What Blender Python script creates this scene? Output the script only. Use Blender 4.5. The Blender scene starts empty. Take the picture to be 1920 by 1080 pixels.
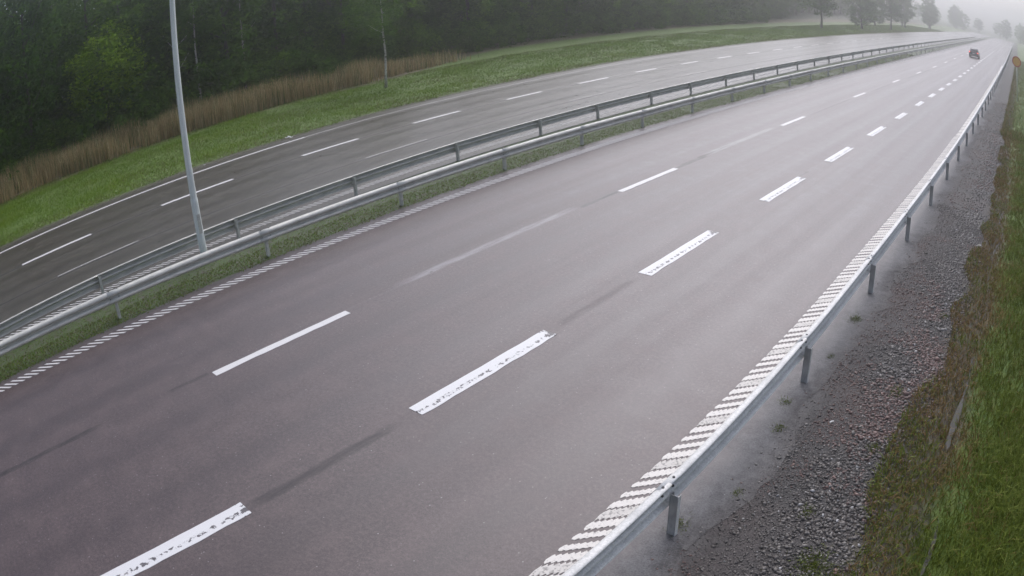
import bpy, bmesh, math, random
import numpy as np
from mathutils import Vector, Matrix

random.seed(7)
RNG = np.random.default_rng(7)
scene = bpy.context.scene
COL = scene.collection

# ---------------------------------------------------------------- camera (wide traffic-camera lens)
cd = bpy.data.cameras.new("camera")
cam = bpy.data.objects.new("camera", cd)
COL.objects.link(cam)
scene.camera = cam
CAM_H, PITCH, YAW, ROLL = 5.69989, 0.40519, 0.75865, -0.07316
cy, sy, cp, sp = math.cos(YAW), math.sin(YAW), math.cos(PITCH), math.sin(PITCH)
fwd = Vector((-sy * cp, cy * cp, -sp))
rt0 = Vector((cy, sy, 0))
up0 = rt0.cross(fwd)
cr, sr = math.cos(ROLL), math.sin(ROLL)
rt = cr * rt0 + sr * up0
up = -sr * rt0 + cr * up0
m = Matrix.Identity(4)
for i in range(3):
    m[i][0], m[i][1], m[i][2] = rt[i], up[i], -fwd[i]
m[2][3] = CAM_H
cam.matrix_world = m
cd.type = 'PANO'
cd.sensor_fit = 'HORIZONTAL'
cd.sensor_width = 36.0
cd.sensor_height = 20.25
cd.clip_start = 0.05
cd.clip_end = 6000


def setcam(name, val):
    for tgt in (cd, getattr(cd, "cycles", None)):
        try:
            setattr(tgt, name, val)
            return
        except Exception:
            pass


setcam("panorama_type", 'FISHEYE_LENS_POLYNOMIAL')
setcam("fisheye_fov", math.pi)
for k, v in enumerate((0.0, -3.72031096e-02, -1.23162819e-04, 4.68108011e-06, -5.73416659e-07)):
    setcam("fisheye_polynomial_k%d" % k, v)

# ---------------------------------------------------------------- sky, sun, exposure
SUN_EL, SUN_AZ = math.radians(47), math.radians(-24)      # azimuth clockwise from +Y (down the road)
world = bpy.data.worlds.new("World")
scene.world = world
world.use_nodes = True
wn, wl = world.node_tree.nodes, world.node_tree.links
wn.clear()
wo = wn.new("ShaderNodeOutputWorld")
bg = wn.new("ShaderNodeBackground")
sky = wn.new("ShaderNodeTexSky")
sky.sky_type = 'NISHITA'
sky.sun_disc = False
sky.sun_elevation = SUN_EL
sky.sun_rotation = SUN_AZ
sky.altitude = 20
sky.air_density = 1.2
sky.dust_density = 3.5
sky.ozone_density = 1.0
hs = wn.new("ShaderNodeHueSaturation")
hs.inputs['Saturation'].default_value = 0.5
bg.inputs['Strength'].default_value = 0.10
wl.new(sky.outputs[0], hs.inputs['Color'])
tint = wn.new("ShaderNodeMix")
tint.data_type = 'RGBA'
tint.blend_type = 'MULTIPLY'
tint.inputs[0].default_value = 1.0
tint.inputs[7].default_value = (0.955, 0.98, 1.13, 1)
wl.new(hs.outputs[0], tint.inputs[6])
wl.new(tint.outputs[2], bg.inputs['Color'])
wl.new(bg.outputs[0], wo.inputs['Surface'])
sd = bpy.data.lights.new("sun", 'SUN')
sd.energy = 0.95
sd.angle = math.radians(60)
sd.color = (1.0, 0.975, 0.95)
sun = bpy.data.objects.new("sun", sd)
COL.objects.link(sun)
dirv = Vector((math.sin(SUN_AZ) * math.cos(SUN_EL), math.cos(SUN_AZ) * math.cos(SUN_EL), math.sin(SUN_EL)))
sun.rotation_euler = (-dirv).to_track_quat('-Z', 'Y').to_euler()
vs = scene.view_settings
vs.view_transform = 'Standard'
vs.look = 'None'
vs.exposure = 0.72
vs.gamma = 1.0
vs.use_curve_mapping = False
scene.render.engine = 'CYCLES'
try:
    cy_ = scene.cycles
    cy_.use_denoising = True
    cy_.denoiser = 'OPENIMAGEDENOISE'
    cy_.max_bounces = 6
    cy_.diffuse_bounces = 3
    cy_.glossy_bounces = 3
    cy_.transmission_bounces = 3
    cy_.volume_bounces = 1
    cy_.use_adaptive_sampling = True
    cy_.adaptive_threshold = 0.02
    cy_.sample_clamp_indirect = 6
except Exception:
    pass

# ---------------------------------------------------------------- road plan: lateral tracks along the motorway
TRACKS = [  # nominal offset, [(y, x), ...]  (metres; x across the road, y along it)
    (-28.0, [(-30, -27.2), (1.6, -27.5), (8, -27.75), (15, -28.15), (22, -28.45), (35, -28.5), (45, -28.8), (80, -29.0), (400, -29.5)]),
    (-24.6, [(-30, -23.6), (2, -24.1), (8, -24.4), (15, -24.78), (24, -24.96), (35, -25.1), (47, -25.15), (80, -25.3), (400, -25.6)]),
    (-21.4, [(-30, -20.5), (3, -20.83), (6, -21.07), (18.6, -21.55), (28, -21.72), (40, -21.93), (80, -22.0), (400, -22.2)]),
    (-18.2, [(-30, -17.0), (0.5, -17.55), (3, -17.73), (7.5, -17.96), (12, -18.17), (16.7, -18.34), (23, -18.42), (40, -18.4), (80, -18.4), (400, -18.4)]),
    (-14.7, [(-30, -14.5), (0, -14.6), (10, -14.74), (22, -14.78), (35, -14.50), (46, -14.32), (60, -14.26), (80, -14.19), (400, -13.9)]),
    (-11.0, [(-30, -11.0), (4, -11.0), (16, -11.04), (28, -10.94), (40, -10.85), (52, -10.73), (75, -10.47), (400, -10.2)]),
    (-7.3, [(-30, -7.3), (2.5, -7.31), (15, -7.40), (25, -7.28), (37, -7.11), (50, -7.01), (60, -6.92), (70, -6.87), (400, -6.6)]),
    (-3.88, [(-30, -3.87), (4, -3.875), (14.6, -3.89), (18.6, -3.83), (27, -3.71), (40, -3.60), (70, -3.40), (110, -3.20), (150, -3.1), (400, -3.0)]),
]
_YS = np.arange(-40, 401, 0.5)
_TN = np.array([t[0] for t in TRACKS])
_TT = []
for n, pts in TRACKS:
    p = np.array(pts, float)
    v = np.interp(_YS, p[:, 0], p[:, 1])
    k = np.ones(9) / 9
    vp = np.pad(v, 4, mode='edge')
    _TT.append(np.convolve(vp, k, 'valid') - n)
_TT = np.array(_TT)


def W(u, y):
    """nominal offset u at distance y -> world x (arrays)"""
    u = np.asarray(u, float)
    y = np.asarray(y, float)
    u, y = np.broadcast_arrays(u, y)
    d = np.stack([np.interp(y, _YS, t) for t in _TT])
    idx = np.clip(np.searchsorted(_TN, u) - 1, 0, len(_TN) - 2)
    f = np.clip((u - _TN[idx]) / (_TN[idx + 1] - _TN[idx]), 0, 1)
    a = np.take_along_axis(d, idx[None], 0)[0]
    b = np.take_along_axis(d, idx[None] + 1, 0)[0]
    return u + a * (1 - f) + b * f


def wx(u, y):
    return float(W(np.array([u]), np.array([y]))[0])


def heading(u, y):
    return math.atan2(-(wx(u, y + 1.5) - wx(u, y - 1.5)), 3.0)


def smooth(a, b, x):
    t = np.clip((x - a) / (b - a), 0, 1)
    return t * t * (3 - 2 * t)


def vnoise(x, y, s, seed=0):
    """cheap smooth value noise 0..1"""
    r = np.random.default_rng(seed).random((64, 64))
    X, Y = x * s, y * s
    i, j = np.floor(X).astype(int), np.floor(Y).astype(int)
    fx, fy = X - i, Y - j
    fx, fy = fx * fx * (3 - 2 * fx), fy * fy * (3 - 2 * fy)
    g_ = lambda a, b: r[a % 64, b % 64]
    return (g_(i, j) * (1 - fx) + g_(i + 1, j) * fx) * (1 - fy) + (g_(i, j + 1) * (1 - fx) + g_(i + 1, j + 1) * fx) * fy


def WATER_C(yy):
    return -0.33 + 0.22 * (vnoise(0 * yy, yy, 0.55, 6) - 0.5) + 0.42 * smooth(9.5, 5.5, yy) - 0.012 * np.maximum(yy - 12, 0)


def DITCH_W(yy):
    """half width of the thin film of ditch water, zero where the grass closes over it"""
    b_ = 0.018 + 0.06 * smooth(12, 7, yy)
    return b_ * smooth(0.28, 0.50, vnoise(0 * yy + 3, yy, 0.85, 8)) * (0.5 + vnoise(0 * yy + 9, yy, 3.2, 81))


def terrain_z(u, y):
    """height of the land beside the road"""
    u, y = np.broadcast_arrays(np.asarray(u, float), np.asarray(y, float))
    z = np.zeros(np.broadcast(u, y).shape)
    z = z - 0.10 * smooth(-1.6, -0.45, u) + 0.16 * smooth(0.0, 2.5, u) + 0.9 * smooth(2.5, 14, u)
    ch = np.exp(-((u - WATER_C(y)) / (0.13 + 0.012 * np.clip(12 - y, 0, 6))) ** 2)
    z = z - ch * (0.015 + 0.085 * vnoise(0 * y + 5, y, 0.5, 12)) * smooth(40, 20, y) - 0.03 * smooth(-1.4, -0.8, u) * smooth(0.4, 0.0, u) * (vnoise(u, y, 3.0, 77) - 0.5)
    z = z - 0.05 * smooth(-29.2, -33, u) - 0.12 * smooth(-35, -41, u) + 0.35 * smooth(-45, -60, u)
    z = z + 0.02 * np.sin(u * 1.7 + y * 0.6) * (smooth(-29.5, -31, u) + smooth(-1.2, 0.2, u))
    return z


# ---------------------------------------------------------------- object helpers
def link(name, me, mat=None, parent=None):
    o = bpy.data.objects.new(name, me)
    COL.objects.link(o)
    if mat is not None and me is not None and hasattr(me, "materials") and not me.materials:
        me.materials.append(mat)
    if parent is not None:
        o.parent = parent
    return o


def tag(o, label=None, cat=None, group=None, kind=None):
    if label: o["label"] = label
    if cat: o["category"] = cat
    if group: o["group"] = group
    if kind: o["kind"] = kind
    return o


def empty(name, loc, label, cat, group=None, rotz=0.0):
    o = bpy.data.objects.new(name, None)
    COL.objects.link(o)
    o.location = loc
    o.rotation_euler = (0, 0, rotz)
    o.empty_display_size = 0.3
    return tag(o, label, cat, group)


def copy_part(src, parent):
    c = src.copy()
    COL.objects.link(c)
    c.parent = parent
    return c


def mesh_np(name, verts, faces_flat, loop_total, uv=None, smooth_shade=False):
    """fast mesh from numpy: verts (N,3), flat loop vertex indices, loops per face"""
    me = bpy.data.meshes.new(name)
    nv, nl, nf = len(verts), len(faces_flat), len(loop_total)
    me.vertices.add(nv)
    me.vertices.foreach_set("co", np.ascontiguousarray(verts, np.float32).ravel())
    me.loops.add(nl)
    me.loops.foreach_set("vertex_index", np.ascontiguousarray(faces_flat, np.int32))
    me.polygons.add(nf)
    ls = np.concatenate([[0], np.cumsum(loop_total)[:-1]]).astype(np.int32)
    me.polygons.foreach_set("loop_start", ls)
    me.polygons.foreach_set("loop_total", np.ascontiguousarray(loop_total, np.int32))
    if uv is not None:
        l = me.uv_layers.new(name="UVMap")
        l.data.foreach_set("uv", np.ascontiguousarray(uv[faces_flat], np.float32).ravel())
    me.update(calc_edges=True)
    if smooth_shade:
        me.polygons.foreach_set("use_smooth", np.ones(nf, bool))
    me.validate()
    return me


def bm_mesh(bm, name, smooth_shade=False):
    bmesh.ops.recalc_face_normals(bm, faces=bm.faces)
    me = bpy.data.meshes.new(name)
    bm.to_mesh(me)
    bm.free()
    if smooth_shade:
        for p in me.polygons: p.use_smooth = True
    return me


def bm_box(bm, x0, x1, y0, y1, z0, z1):
    v = [bm.verts.new(c) for c in ((x0, y0, z0), (x1, y0, z0), (x1, y1, z0), (x0, y1, z0),
                                   (x0, y0, z1), (x1, y0, z1), (x1, y1, z1), (x0, y1, z1))]
    for f in ((0, 3, 2, 1), (4, 5, 6, 7), (0, 1, 5, 4), (1, 2, 6, 5), (2, 3, 7, 6), (3, 0, 4, 7)):
        bm.faces.new([v[i] for i in f])
    return v


def bm_tube(bm, path, radii, n=10, cap=True):
    rings = []
    for i, p in enumerate(path):
        p = Vector(p)
        a = Vector(path[max(i - 1, 0)])
        b = Vector(path[min(i + 1, len(path) - 1)])
        d = (b - a).normalized()
        s = d.cross(Vector((0.13, 0.97, 0.21))).normalized()
        t = d.cross(s)
        rings.append([bm.verts.new(p + radii[i] * (math.cos(q) * s + math.sin(q) * t)) for q in
                      [2 * math.pi * k / n for k in range(n)]])
    for r0, r1 in zip(rings, rings[1:]):
        for k in range(n):
            bm.faces.new((r0[k], r0[(k + 1) % n], r1[(k + 1) % n], r1[k]))
    if cap:
        bm.faces.new(rings[0][::-1])
        bm.faces.new(rings[-1])


def sheet(name, us, ys, zf, mat, kind='structure', parent=None):
    us = np.asarray(us, float)
    ys = np.asarray(ys, float)
    U, Y = np.meshgrid(us, ys)
    X = W(U, Y)
    Z = zf(U, Y) if callable(zf) else np.full(U.shape, zf)
    V = np.stack([X, Y, Z], -1).reshape(-1, 3)
    uv = np.stack([U, Y], -1).reshape(-1, 2)
    nu, ny = len(us), len(ys)
    i = np.arange((ny - 1) * (nu - 1))
    r, c = i // (nu - 1), i % (nu - 1)
    a = r * nu + c
    F = np.stack([a, a + 1, a + nu + 1, a + nu], -1)
    me = mesh_np(name, V, F.ravel(), np.full(len(F), 4), uv, True)
    o = link(name, me, mat, parent)
    if kind and parent is None: o["kind"] = kind
    return o


# ---------------------------------------------------------------- materials
class N:
    """small node-graph helper"""

    def __init__(self, name):
        self.m = bpy.data.materials.new(name)
        self.m.use_nodes = True
        self.n, self.l = self.m.node_tree.nodes, self.m.node_tree.links
        self.b = self.n["Principled BSDF"]
        self._uv = None

    def uv(self):
        if self._uv is None: self._uv = self.n.new("ShaderNodeTexCoord")
        return self._uv.outputs["UV"]

    def obj(self):
        if self._uv is None: self._uv = self.n.new("ShaderNodeTexCoord")
        return self._uv.outputs["Object"]

    def pos(self):
        return self.n.new("ShaderNodeNewGeometry").outputs["Position"]

    def sep(self, s):
        x = self.n.new("ShaderNodeSeparateXYZ")
        self.l.new(s, x.inputs[0])
        return x.outputs

    def mapped(self, s, scale, loc=(0, 0, 0)):
        x = self.n.new("ShaderNodeMapping")
        x.inputs["Scale"].default_value = scale
        x.inputs["Location"].default_value = loc
        self.l.new(s, x.inputs[0])
        return x.outputs[0]

    def noise(self, vec, scale, detail=3, rough=0.55, dist=0.0):
        x = self.n.new("ShaderNodeTexNoise")
        x.inputs["Scale"].default_value = scale
        x.inputs["Detail"].default_value = detail
        x.inputs["Roughness"].default_value = rough
        x.inputs["Distortion"].default_value = dist
        self.l.new(vec, x.inputs["Vector"])
        return x.outputs["Fac"]

    def voro(self, vec, scale, feature='F1', out="Distance"):
        x = self.n.new("ShaderNodeTexVoronoi")
        x.feature = feature
        x.inputs["Scale"].default_value = scale
        self.l.new(vec, x.inputs["Vector"])
        return x.outputs[out]

    def ramp(self, fac, stops, interp='LINEAR'):
        x = self.n.new("ShaderNodeValToRGB")
        x.color_ramp.interpolation = interp
        e = x.color_ramp.elements
        while len(e) < len(stops): e.new(0.5)
        for i, (p, c) in enumerate(stops):
            e[i].position = p
            e[i].color = (c, c, c, 1) if isinstance(c, (int, float)) else (*c, 1)
        self.l.new(fac, x.inputs[0])
        return x.outputs[0]

    def math(self, op, a, b=None, c=None, clamp=False):
        x = self.n.new("ShaderNodeMath")
        x.operation = op
        x.use_clamp = clamp
        for i, v in enumerate((a, b, c)):
            if v is None: continue
            if isinstance(v, (int, float)): x.inputs[i].default_value = v
            else: self.l.new(v, x.inputs[i])
        return x.outputs[0]

    def mix(self, fac, a, b, blend='MIX'):
        x = self.n.new("ShaderNodeMix")
        x.data_type = 'RGBA'
        x.blend_type = blend
        for s, v in ((x.inputs[0], fac), (x.inputs[6], a), (x.inputs[7], b)):
            if isinstance(v, (int, float)): s.default_value = v
            elif isinstance(v, tuple): s.default_value = (*v, 1)
            else: self.l.new(v, s)
        return x.outputs[2]

    def band(self, x, c, w, soft=0.5):
        """1 inside |x-c|<w, soft edge"""
        d = self.math('ABSOLUTE', self.math('SUBTRACT', x, c))
        r = self.n.new("ShaderNodeMapRange")
        r.interpolation_type = 'SMOOTHSTEP'
        r.inputs[1].default_value = w
        r.inputs[2].default_value = w * (1 - soft)
        r.inputs[3].default_value = 0
        r.inputs[4].default_value = 1
        self.l.new(d, r.inputs[0])
        return r.outputs[0]

    def step(self, x, a, b):
        r = self.n.new("ShaderNodeMapRange")
        r.interpolation_type = 'SMOOTHSTEP'
        r.inputs[1].default_value = a
        r.inputs[2].default_value = b
        self.l.new(x, r.inputs[0])
        return r.outputs[0]

    def set(self, name, v):
        s = self.b.inputs[name]
        if isinstance(v, (int, float)): s.default_value = v
        elif isinstance(v, tuple): s.default_value = (*v, 1)
        else: self.l.new(v, s)

    def bump(self, h, strength=0.3, dist=0.01, prev=None):
        x = self.n.new("ShaderNodeBump")
        x.inputs["Strength"].default_value = strength
        x.inputs["Distance"].default_value = dist
        self.l.new(h, x.inputs["Height"])
        if prev is not None: self.l.new(prev, x.inputs["Normal"])
        self.l.new(x.outputs[0], self.b.inputs["Normal"])
        return x.outputs[0]


def flat(name, col, rough=0.6, metal=0.0, var=0.0, scale=8, spec=None):
    g = N(name)
    if var > 0:
        f = g.noise(g.obj(), scale, 4)
        lo = tuple(max(0, c * (1 - var)) for c in col)
        hi = tuple(min(1, c * (1 + var)) for c in col)
        g.set("Base Color", g.ramp(f, [(0.3, lo), (0.7, hi)]))
    else:
        g.set("Base Color", col)
    g.set("Roughness", rough)
    g.set("Metallic", metal)
    if spec is not None: g.set("Specular IOR Level", spec)
    return g.m


def mat_asphalt(name, lo, hi, wet_lo, wet_hi, seams, tracks, grime=None, marks=()):
    g = N(name)
    uv = g.uv()
    s = g.sep(uv)
    u, y = s[0], s[1]
    pos = g.pos()
    fine = g.noise(pos, 48, 4, 0.75)
    mid = g.noise(pos, 2.2, 5, 0.6)
    streak = g.noise(g.mapped(uv, (2.4, 0.05, 1)), 1.0, 5, 0.6)
    col = g.ramp(fine, [(0.30, lo), (0.72, hi)])
    coarse = g.noise(pos, 17, 3, 0.7)
    col = g.mix(g.ramp(coarse, [(0.36, 0.42), (0.5, 0.0)]), col, lo)
    col = g.mix(g.ramp(coarse, [(0.52, 0.0), (0.66, 0.40)]), col, tuple(c * 1.25 for c in hi))
    col = g.mix(g.ramp(streak, [(0.35, 0.0), (0.75, 0.22)]), col, tuple(c * 0.62 for c in lo))
    col = g.mix(g.ramp(mid, [(0.45, 0.0), (0.8, 0.35)]), col, tuple(c * 1.35 for c in hi))
    chips = g.voro(pos, 15, 'F1', "Color")
    cd_ = g.voro(pos, 15)
    bright = g.math('MULTIPLY', g.ramp(g.sep(chips)[0], [(0.90, 0.0), (0.93, 1.0)]), g.ramp(cd_, [(0.10, 1.0), (0.18, 0.0)]))
    col = g.mix(g.math('MULTIPLY', bright, 0.55), col, (0.42, 0.40, 0.38))
    wheel = None
    for c, w in tracks:
        b = g.band(u, c, w, 0.9)
        wheel = b if wheel is None else g.math('MAXIMUM', wheel, b)
    rough = g.math('ADD', g.ramp(g.math("ADD", g.math("MULTIPLY", streak, 0.6), g.math("MULTIPLY", fine, 0.4)), [(0.25, wet_lo), (0.8, wet_hi)]), g.math('MULTIPLY', g.math('SUBTRACT', mid, 0.5), 0.22))
    if wheel is not None:
        rough = g.math('SUBTRACT', rough, g.math('MULTIPLY', wheel, 0.05))
        col = g.mix(g.math('MULTIPLY', wheel, 0.22), col, tuple(c * 0.6 for c in lo))
    for c, w, thr, smoothness in seams:
        wob = g.math('MULTIPLY', g.math('SUBTRACT', g.noise(g.mapped(uv, (0, 0.9, 0), (0, c, 0)), 1.0, 3), 0.5), 0.16)
        b = g.band(g.math('ADD', u, wob), c, w, 0.55)
        msk = g.ramp(g.noise(g.mapped(uv, (0.2, 0.16, 0), (c, 3.1, 0)), 1.0, 4, 0.6), [(thr, 0.0), (thr + 0.08, 1.0)])
        f = g.math('MULTIPLY', b, msk)
        col = g.mix(g.math('MULTIPLY', f, 0.7), col, tuple(c_ * 0.34 for c_ in lo))
        wetm = g.math('MULTIPLY', b, g.ramp(g.noise(g.mapped(uv, (0.3, 0.2, 0), (c, 9.1, 0)), 1.0, 4, 0.6), [(0.5, 0.0), (0.62, 1.0)]))
        rough = g.math('SUBTRACT', rough, g.math('MULTIPLY', wetm, smoothness))
        rough = g.math('ADD', rough, g.math('MULTIPLY', f, 0.18))
    for c, w, y0, y1, amt, tone in marks:                     # worn joints and old paint ghosts between the dashes
        wob = g.math('MULTIPLY', g.math('SUBTRACT', g.noise(uv, 1.4, 4), 0.5), 0.10)
        f = g.math('MULTIPLY', g.band(g.math('ADD', u, wob), c, w, 0.7), g.band(y, (y0 + y1) / 2, (y1 - y0) / 2, 0.35))
        f = g.math('MULTIPLY', f, g.ramp(g.noise(g.mapped(uv, (9, 1.5, 1)), 1.0, 5, 0.7), [(0.30, 0.25), (0.6, 1.0)]))
        col = g.mix(g.math('MULTIPLY', f, amt), col, tone)
        rough = g.math('ADD', rough, g.math('MULTIPLY', f, 0.10 if tone[0] < 0.1 else -0.08))
    if grime is not None:
        grit = g.math('ADD', g.math('MULTIPLY', g.noise(pos, 42, 4, 0.85), 0.65), g.math('MULTIPLY', g.noise(pos, 7, 5, 0.65), 0.35))
        damp = g.ramp(g.noise(pos, 0.9, 4, 0.6, 0.6), [(0.50, 0.0), (0.56, 1.0)])
        for a, b_, c0, c1 in grime:
            e = g.math('ADD', u, g.math('MULTIPLY', g.math('SUBTRACT', g.noise(pos, 3.0, 5), 0.5), 0.5))
            f = g.step(e, a, b_)
            gcol = g.ramp(grit, [(0.40, c0), (0.60, c1)])
            gcol = g.mix(g.math('MULTIPLY', damp, 0.16), gcol, c0)
            col = g.mix(g.math('MULTIPLY', f, 0.92), col, gcol)
            rough = g.math('ADD', rough, g.math('MULTIPLY', f, g.math('SUBTRACT', 0.26, g.math('MULTIPLY', damp, 0.05))))
    g.set("Base Color", col)
    g.set("Roughness", g.math('MINIMUM', g.math('MAXIMUM', rough, 0.2), 0.9))
    g.set("Specular IOR Level", 0.5)
    h = g.math('ADD', g.math('MULTIPLY', fine, 0.7), g.math('MULTIPLY', g.noise(pos, 22, 3), 0.5))
    g.bump(h, 0.55, 0.008)
    return g.m


M_ROAD = mat_asphalt("wet_asphalt", (0.038, 0.0255, 0.0235), (0.132, 0.098, 0.092), 0.34, 0.48,
                     [(-11.1, 0.055, 0.60, 0.08), (-7.42, 0.05, 0.62, 0.03)],
                     [(-13.7, 0.5), (-12.0, 0.5), (-10.0, 0.5), (-8.3, 0.5), (-6.4, 0.5), (-4.8, 0.5)],
                     grime=[(-14.95, -15.12, (0.05, 0.042, 0.036), (0.11, 0.097, 0.085)), (-3.6, -3.05, (0.075, 0.071, 0.069), (0.20, 0.195, 0.188)), (-3.05, -2.6, (0.045, 0.041, 0.038), (0.165, 0.152, 0.14))],
                     marks=[(-11.12, 0.11, -1.2, 1.7, 0.8, (0.015, 0.013, 0.013)), (-11.12, 0.09, 3.0, 4.05, 0.6, (0.015, 0.013, 0.013)),
                            (-11.16, 0.16, 8.2, 14.6, 0.5, (0.34, 0.33, 0.33)), (-11.05, 0.10, 14.3, 16.3, 0.75, (0.018, 0.016, 0.016)),
                            (-11.0, 0.10, 19.1, 21.4, 0.7, (0.018, 0.016, 0.016)), (-11.1, 0.17, 21.0, 27.8, 0.35, (0.34, 0.33, 0.33)),
                            (-10.95, 0.08, 31.2, 39.8, 0.3, (0.02, 0.018, 0.018)), (-10.85, 0.09, 43.0, 51.0, 0.45, (0.02, 0.018, 0.018)),
                            (-10.75, 0.12, 55.0, 71.0, 0.6, (0.02, 0.018, 0.018)),
                            (-7.28, 0.13, 2.35, 5.3, 0.75, (0.015, 0.013, 0.013)), (-7.35, 0.12, 8.7, 11.4, 0.2, (0.018, 0.016, 0.016))])
M_ROAD_FAR = mat_asphalt("worn_asphalt", (0.035, 0.030, 0.021), (0.088, 0.077, 0.056), 0.30, 0.45,
                         [(-24.5, 0.10, 0.25, 0.02), (-21.25, 0.10, 0.25, 0.02)],
                         [(-27.2, 0.45), (-25.5, 0.45), (-23.8, 0.45), (-22.2, 0.45), (-20.5, 0.45), (-19.0, 0.4)])


def mat_ground():
    """land beside the carriageways, its soil, gravel and sward following the plan"""
    g = N("roadside_land")
    s = g.sep(g.uv())
    u = s[0]
    pos = g.pos()
    n1, n2, n3 = g.noise(pos, 0.6, 5), g.noise(pos, 5, 5), g.noise(pos, 40, 4)
    e = g.math('ADD', u, g.math('ADD', g.math('MULTIPLY', g.math('SUBTRACT', n1, 0.5), 0.8), g.math('MULTIPLY', g.math('SUBTRACT', n2, 0.5), 0.5)))
    grassc = g.mix(g.ramp(n2, [(0.35, 0.0), (0.7, 1.0)]), (0.070, 0.135, 0.012), (0.125, 0.185, 0.022))
    grassc = g.mix(g.ramp(n1, [(0.5, 0.0), (0.75, 0.5)]), grassc, (0.11, 0.12, 0.04))
    soil = g.mix(n2, (0.055, 0.045, 0.03), (0.10, 0.085, 0.055))
    reedc = g.mix(n2, (0.10, 0.08, 0.045), (0.16, 0.125, 0.07))
    forest = g.mix(n2, (0.022, 0.026, 0.010), (0.05, 0.045, 0.022))
    grav = g.mix(g.ramp(g.voro(pos, 45), [(0.1, 0.0), (0.6, 1.0)]), (0.090, 0.081, 0.073), (0.030, 0.027, 0.025))
    grav = g.mix(g.ramp(n1, [(0.46, 0.0), (0.66, 0.35)]), grav, (0.09, 0.06, 0.05))
    fineg = g.mix(n3, (0.06, 0.055, 0.051), (0.155, 0.143, 0.132))
    medc = g.mix(g.ramp(n2, [(0.32, 0.0), (0.52, 1.0)]), (0.075, 0.065, 0.05), (0.055, 0.085, 0.022))
    er = g.math('ADD', e, g.math('MULTIPLY', g.step(s[1], 30, 52), 6.0))
    col = g.mix(g.step(er, -47, -44.5), forest, reedc)
    col = g.mix(g.step(er, -41.5, -40), col, grassc)
    col = g.mix(g.step(e, -29.7, -29.0), col, g.mix(n2, (0.036, 0.036, 0.018), (0.070, 0.064, 0.036)))
    col = g.mix(g.step(e, -18.5, -17.9), col, medc)
    col = g.mix(g.step(e, -6, -5.5), col, fineg)
    col = g.mix(g.step(e, -2.9, -2.4), col, grav)
    col = g.mix(g.step(e, -1.15, -0.75), col, soil)
    e2 = g.math('ADD', e, g.math('MULTIPLY', g.step(s[1], 14, 40), 0.6))
    col = g.mix(g.step(e2, -0.35, 0.05), col, grassc)
    g.set("Base Color", col)
    g.set("Roughness", 0.75)
    g.bump(g.math('ADD', n2, g.math('MULTIPLY', n3, 0.4)), 0.5, 0.05)
    return g.m


def mat_blades(name, stops, trans=0.25, rough=0.55):
    """plant blades: UV.x picks a hue per blade, UV.y runs from root to tip"""
    g = N(name)
    s = g.sep(g.uv())
    col = g.ramp(s[0], stops)
    g.set("Base Color", col)
    g.set("Roughness", rough)
    g.set("Specular IOR Level", 0.04)
    tr = g.n.new("ShaderNodeBsdfTranslucent")
    g.l.new(col, tr.inputs[0])
    mx = g.n.new("ShaderNodeMixShader")
    mx.inputs[0].default_value = trans
    out = g.n["Material Output"]
    g.l.new(g.b.outputs[0], mx.inputs[1])
    g.l.new(tr.outputs[0], mx.inputs[2])
    g.l.new(mx.outputs[0], out.inputs[0])
    return g.m


M_GRASS_R = mat_blades("bank_grass", [(0.0, (0.27, 0.175, 0.075)), (0.30, (0.16, 0.11, 0.04)), (0.36, (0.085, 0.098, 0.016)),
                                      (0.7, (0.12, 0.160, 0.020)), (1.0, (0.27, 0.31, 0.08))])
M_GRASS_L = mat_blades("verge_grass", [(0.0, (0.17, 0.14, 0.065)), (0.25, (0.12, 0.12, 0.04)), (0.32, (0.086, 0.160, 0.010)),
                                       (0.75, (0.145, 0.245, 0.014)), (1.0, (0.25, 0.315, 0.035))])
M_REED = mat_blades("dry_reeds", [(0.0, (0.27, 0.19, 0.09)), (0.6, (0.46, 0.35, 0.18)), (0.9, (0.66, 0.56, 0.34)), (0.93, (0.09, 0.14, 0.035)), (1.0, (0.12, 0.17, 0.05))])
M_LEAF = [mat_blades("dark_leaves", [(0.0, (0.024, 0.060, 0.005)), (0.6, (0.065, 0.145, 0.012)), (1.0, (0.12, 0.22, 0.022))], 0.35),
          mat_blades("green_leaves", [(0.0, (0.040, 0.095, 0.007)), (0.6, (0.095, 0.19, 0.014)), (1.0, (0.16, 0.27, 0.028))], 0.35),
          mat_blades("spring_leaves", [(0.0, (0.11, 0.19, 0.010)), (0.5, (0.20, 0.33, 0.014)), (1.0, (0.32, 0.45, 0.03))], 0.35)]

g = N("galvanised_steel")
p = g.pos()
v = g.voro(p, 55, 'F1', "Color")
gn = g.noise(p, 3, 5)
gc = g.mix(g.ramp(g.sep(v)[0], [(0.0, 0.0), (1.0, 1.0)]), (0.56, 0.55, 0.51), (0.76, 0.745, 0.70))
gc = g.mix(g.ramp(gn, [(0.45, 0.0), (0.75, 0.6)]), gc, (0.46, 0.455, 0.43))
g.set("Base Color", gc)
g.set("Metallic", 0.0)
g.set("Roughness", g.ramp(gn, [(0.3, 0.38), (0.7, 0.58)]))
g.bump(g.noise(p, 60, 2), 0.08, 0.003)
M_STEEL = g.m

g = N("dull_galvanised_steel")
p = g.pos()
gn = g.noise(g.mapped(p, (1, 1, 4)), 3, 6)
g.set("Base Color", g.ramp(gn, [(0.3, (0.42, 0.415, 0.37)), (0.7, (0.60, 0.59, 0.53))]))
g.set("Metallic", 0.1)
g.set("Roughness", 0.55)
M_STEEL_DULL = g.m

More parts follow.
